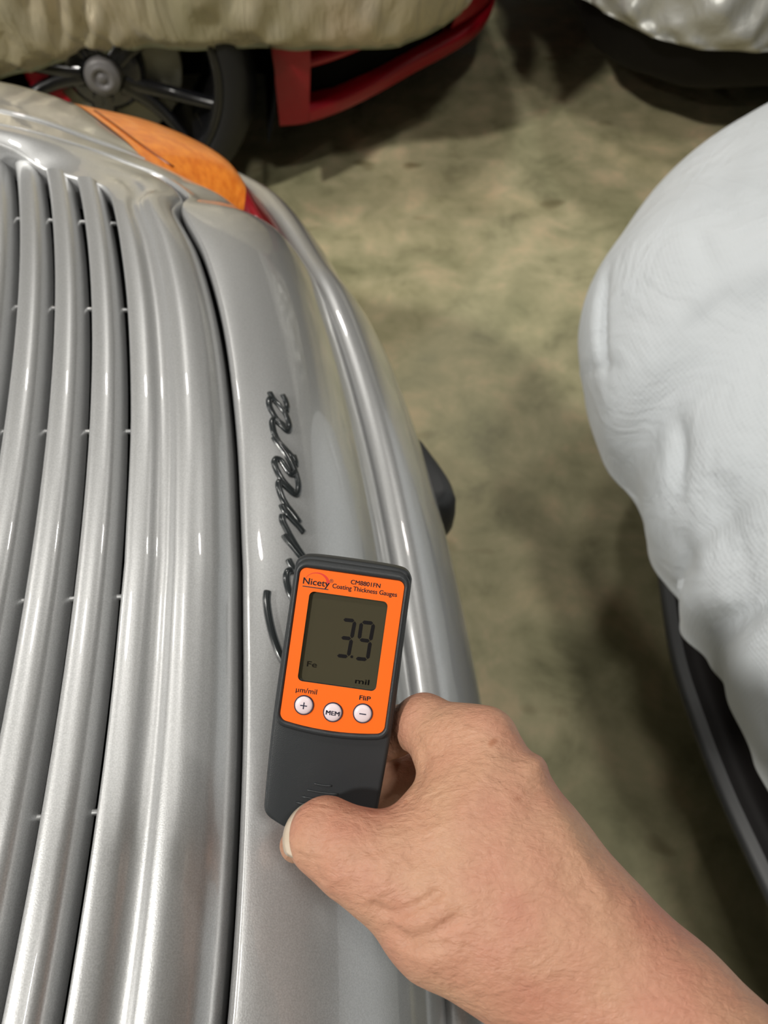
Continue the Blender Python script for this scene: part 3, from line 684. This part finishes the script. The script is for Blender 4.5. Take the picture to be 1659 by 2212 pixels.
text('unit_lettering', '\u00b5m/mil', 27, 270, 45.5, 11.5, ZT, M['print'], face, .012)
text('flip_lettering', 'FliP', 165, 268, 24, 10, ZT, M['print'], face, .03)
x, y = c7(345, 1318); text('screen_lettering', 'Fe', x, y + 2, 21, 12, -.0011, M['lcddim'], screen, .03)
x, y = c7(922, 1532); text('screen_lettering', 'mil', x, y, 30, 11.5, -.0011, M['segment'], screen, .03)
for (bx, by), sym in (((48.6, 296), '+'), ((112.5, 302.5), 'MEM'), ((176.6, 296), '-')):
    pr = [(0.01, .0019), (10, .0018), (16, .0016), (18.8, .0012), (19.6, .0007)]
    V, Fc = lathe(pr, 36); V = V.copy(); V[:, 0] += bx; V[:, 1] += by
    bt = gmesh('button', V, Fc, M['button'])
    V, Fc = lathe([(19.2, .00068), (19.4, .0012), (21.0, .0012), (21.4, .00066)], 36); V = V.copy(); V[:, 0] += bx; V[:, 1] += by; gmesh('button_ring', V, Fc, M['navy'], bt)
    if sym == 'MEM': text('button_lettering', 'MEM', bx - 14.5, by + 5.2, 29, 9.5, .00195, M['navy'], bt, .03)
    else:
        V, Fc = box((bx, by, .00195), (14.5, 2.2, .00008))
        if sym == '+': V, Fc = merge([(V, Fc), box((bx, by, .00195), (2.2, 14.5, .00009))])
        gmesh('button_symbol', V, Fc, M['navy'], bt, False)
for (xa, ya), (xb, yb) in (((435, 1628), (555, 1645)), ((385, 1672), (600, 1702)), ((350, 1717), (620, 1757)), ((310, 1757), (660, 1812))):
    a = np.array(c5(xa, ya)); b = np.array(c5(xb, yb)); Q = np.array([(*(a + (b - a) * k / 8), -.0015) for k in range(9)]); Q[:, 1] += 1.5 * np.sin(np.linspace(0, math.pi, 9))
    V, Fc = tube(gp(Q), .00042, 6); mesh_obj('grip_ridge', V, Fc, M['gaugebody'], gauge, True, False)
V, Fc = lathe([(.001, -.0265), (14, -.0265), (16, -.0262), (24, -.0255), (24, -.0195)], 24); V = V.copy(); V[:, 0] += 114; V[:, 1] += 535; gmesh('probe', V, Fc, M['steel'])

# ------------------------------------------------------------------ hand and forearm: one continuous skin
HS = GD / .31
def C3(px, py, d):
    d = d * HS; return np.array([(px - 829.5) / F * d, (1106 - py) / F * d, d])
def chain(pts): return [(C3(a[0], a[1], a[2]), a[3] * a[2] * HS / F, C3(b[0], b[1], b[2]), b[3] * b[2] * HS / F) for a, b in zip(pts, pts[1:])]
HAND = [
  # (chain, blend radius)
  (chain([(676, 1806, .298, 56), (703, 1808, .290, 79), (768, 1847, .285, 92), (840, 1885, .282, 106), (960, 1962, .279, 148), (1090, 2028, .274, 152), (1245, 2196, .264, 126), (1500, 2480, .245, 150), (1740, 2760, .225, 175)]), .004),
  (chain([(1046, 1602, .301, 62), (1082, 1718, .292, 102), (1148, 1850, .281, 124), (1262, 2012, .270, 150), (1432, 2192, .258, 166), (1690, 2470, .238, 200), (1900, 2700, .215, 225)]), .010),
  (chain([(1010, 1815, .288, 118), (1090, 1900, .284, 130)]), .012),
  (chain([(1075, 1780, .315, 100), (1130, 1900, .300, 120)]), .012),
  # index
  (chain([(1046, 1602, .301, 58), (990, 1590, .309, 58), (918, 1560, .321, 56)]), .006),
  (chain([(960, 1625, .309, 52), (1000, 1690, .302, 70), (960, 1760, .296, 60)]), .008),
  (chain([(914, 1561, .322, 55), (850, 1580, .342, 50), (770, 1630, .3455, 44), (700, 1690, .3435, 38)]), .003),
  # middle
  (chain([(1085, 1650, .328, 58), (940, 1664, .350, 54), (850, 1690, .3535, 50), (740, 1780, .3475, 38), (640, 1826, .3385, 36)]), .003),
  # ring, little
  (chain([(1105, 1710, .345, 56), (975, 1745, .368, 46), (880, 1790, .366, 41), (790, 1830, .358, 36)]), .003),
  (chain([(1115, 1780, .352, 56), (1010, 1820, .378, 42), (930, 1860, .378, 36), (860, 1885, .370, 32)]), .003),
]
CREASE = [([(806, 1960), (850, 1976), (905, 1955), (945, 1930)], .0022, .0016), ([(842, 2010), (890, 2030), (945, 2012), (985, 1985)], .0026, .0018), ([(872, 2042), (920, 2052), (965, 2040)], .002, .0013), ([(690, 1770), (683, 1800), (678, 1860), (690, 1895)], .0016, .0006), ([(707, 1760), (700, 1810), (696, 1860)], .0016, .0005),
          ([(720, 1880), (760, 1862), (800, 1838), (850, 1822)], .0014, .0004), ([(770, 1905), (830, 1872), (890, 1850)], .0016, .0004), ([(905, 1600), (918, 1640), (905, 1690), (890, 1735)], .002, .0006)]
VEIN = [([(1150, 1652), (1190, 1730), (1240, 1830), (1300, 1930)], .004, .0010), ([(1150, 1652), (1100, 1760), (1080, 1850)], .004, .0005), ([(930, 1800), (1000, 1760), (1060, 1640)], .004, .0008), ([(1163, 1660), (1158, 1655)], .004, .0016)]
def sdf(P):
    """P (...,3) float32 in camera metres"""
    out = None
    for ch, kb in HAND:
        dmin = None
        for a, ra, b, rb in ch:
            ab = (b - a).astype(np.float32); t = ((P - a.astype(np.float32)) @ ab) / np.float32(ab @ ab); np.clip(t, 0, 1, out=t)
            q = P - a.astype(np.float32) - t[..., None] * ab
            d = np.sqrt((q * q).sum(-1)) - (np.float32(ra) + t * np.float32(rb - ra))
            if dmin is None: dmin = d
            else:
                k = np.float32(.004); h = np.maximum(k - np.abs(dmin - d), 0) / k; dmin = np.minimum(dmin, d) - h * h * k * np.float32(.25)
        if out is None: out = dmin
        else:
            k = np.float32(kb * 2); h = np.maximum(k - np.abs(out - dmin), 0) / k; out = np.minimum(out, dmin) - h * h * k * np.float32(.25)
    return out
def nets(f, o, h):
    s = f < 0; c = np.zeros(tuple(np.array(f.shape) - 1), np.int8); sl = [slice(0, -1), slice(1, None)]
    for i in (0, 1):
        for j in (0, 1):
            for k in (0, 1): c += s[sl[i], sl[j], sl[k]]
    act = (c > 0) & (c < 8); idx = np.full(act.shape, -1); idx[act] = np.arange(act.sum())
    I = np.argwhere(act); S = np.zeros((len(I), 3)); cnt = np.zeros(len(I))
    cor = [(i, j, k) for i in (0, 1) for j in (0, 1) for k in (0, 1)]
    for a in cor:
        for ax_ in range(3):
            if a[ax_]: continue
            b = list(a); b[ax_] = 1
            fa = f[I[:, 0] + a[0], I[:, 1] + a[1], I[:, 2] + a[2]]; fb = f[I[:, 0] + b[0], I[:, 1] + b[1], I[:, 2] + b[2]]
            mk = (fa < 0) != (fb < 0); t = np.where(mk, fa / np.where(mk, fa - fb, 1), 0)
            p = np.tile(np.array(a, float), (len(I), 1)); p[:, ax_] += t; S[mk] += p[mk]; cnt[mk] += 1
    V = (I + S / cnt[:, None]) * h + o; Fc = []
    for ax_ in range(3):
        u, v = (ax_ + 1) % 3, (ax_ + 2) % 3
        s0 = [slice(None)] * 3; s1_ = [slice(None)] * 3; s0[ax_] = slice(0, -1); s1_[ax_] = slice(1, None)
        E_ = np.argwhere(s[tuple(s0)] != s[tuple(s1_)]); ok = (E_[:, u] > 0) & (E_[:, v] > 0) & (E_[:, u] < f.shape[u] - 1) & (E_[:, v] < f.shape[v] - 1); E_ = E_[ok]
        inside = s[E_[:, 0], E_[:, 1], E_[:, 2]]
        def at_(du, dv): q = E_.copy(); q[:, u] += du; q[:, v] += dv; return idx[q[:, 0], q[:, 1], q[:, 2]]
        Q = np.stack([at_(-1, -1), at_(0, -1), at_(0, 0), at_(-1, 0)], 1); Q[~inside] = Q[~inside][:, ::-1]; Fc.append(Q)
    return V, np.concatenate(Fc)
HV = .0014
lo = np.array([-.05, -.31, .18]); hi = np.array([.19, -.055, .385])
nn3_ = ((hi - lo) / HV).astype(int)
gx, gy, gz = [np.arange(n).astype(np.float32) * np.float32(HV) + np.float32(o) for n, o in zip(nn3_, lo)]
fld = np.empty(tuple(nn3_), np.float32)
for i0 in range(0, nn3_[0], 24):
    PP = np.stack(np.meshgrid(gx[i0:i0 + 24], gy, gz, indexing='ij'), -1); fld[i0:i0 + 24] = sdf(PP)
for ax_ in range(3):                           # close the arm where the grid ends
    for e_ in (0, -1):
        sl_ = [slice(None)] * 3; sl_[ax_] = e_; fld[tuple(sl_)] = np.maximum(fld[tuple(sl_)], np.float32(.0007))
HVt, HF = nets(fld, lo, HV)
# wrinkles and veins: small displacement of the finished surface
nz = np.zeros_like(HVt); fa = np.cross(HVt[HF[:, 1]] - HVt[HF[:, 0]], HVt[HF[:, 2]] - HVt[HF[:, 0]])
for k in range(4): np.add.at(nz, HF[:, k], fa)
nz /= np.linalg.norm(nz, axis=1)[:, None] + 1e-12
px_ = 829.5 + F * HVt[:, 0] / HVt[:, 2]; py_ = 1106 - F * HVt[:, 1] / HVt[:, 2]; front = (nz[:, 2] < .25)
def linedist(pl):
    pl = cr(np.array([(x, y, 0) for x, y in pl]), 6)[:, :2]; d = np.full(len(px_), 1e9)
    for a, b in zip(pl, pl[1:]):
        ab = b - a; t = np.clip(((px_ - a[0]) * ab[0] + (py_ - a[1]) * ab[1]) / (ab @ ab + 1e-9), 0, 1)
        d = np.minimum(d, np.hypot(px_ - a[0] - t * ab[0], py_ - a[1] - t * ab[1]))
    return d * HVt[:, 2] / F
dsp = np.zeros(len(HVt))
for pl, wd_, dp in CREASE: dsp -= dp * np.exp(-(linedist(pl) / wd_) ** 2) * front
for pl, wd_, dp in VEIN: dsp += dp * np.exp(-(linedist(pl) / wd_) ** 2) * front
HVt = HVt + nz * dsp[:, None]
person = mesh_obj('person', cam2w(HVt), [tuple(int(i) for i in q) for q in HF], M['skin'])
tag(person, 'bare right hand and forearm gripping the orange gauge by its lower end', 'person')
# thumb nail: thin shell on the outer side of the thumb tip
cN = C3(698, 1811, .2925); rN = 84 * .2925 * HS / F; G = []
for th_ in np.linspace(math.radians(104), math.radians(194), 14):
    row = []
    for ph in np.linspace(math.radians(-25), math.radians(56), 12):
        e = np.array([math.cos(th_) * math.cos(ph), math.sin(th_) * math.cos(ph), -math.sin(ph)]); row.append(cN + e * np.array([1.04, .96, 1.02]) * rN)
    G.append(row)
nl = grid('thumb_nail', cam2w(np.array(G)), M['nail'], person); nl.modifiers.new('thick', 'SOLIDIFY').thickness = .0006

# ------------------------------------------------------------------ the phone that takes the picture
pm = Matrix([[RT[i], UP[i], -AX[i], CAM[i]] for i in range(3)] + [[0, 0, 0, 1]])
ph_ = empty('smartphone', 'black smartphone held up above the engine lid', 'phone', mat=pm)
q = rrect(-.058, -.134, .013, .013, .010, 6, 2); V = np.concatenate([z_(inset(q, d), z) for d, z in ((.0015, .0035), (0, .005), (0, .010), (.0015, .0115))]); n4 = len(q)
mesh_obj('phone_body', V, gfaces(4, n4, 0, False, True) + [tuple(range(n4)), tuple(range(3 * n4, 4 * n4))[::-1]], M['phone'], ph_, False, False)
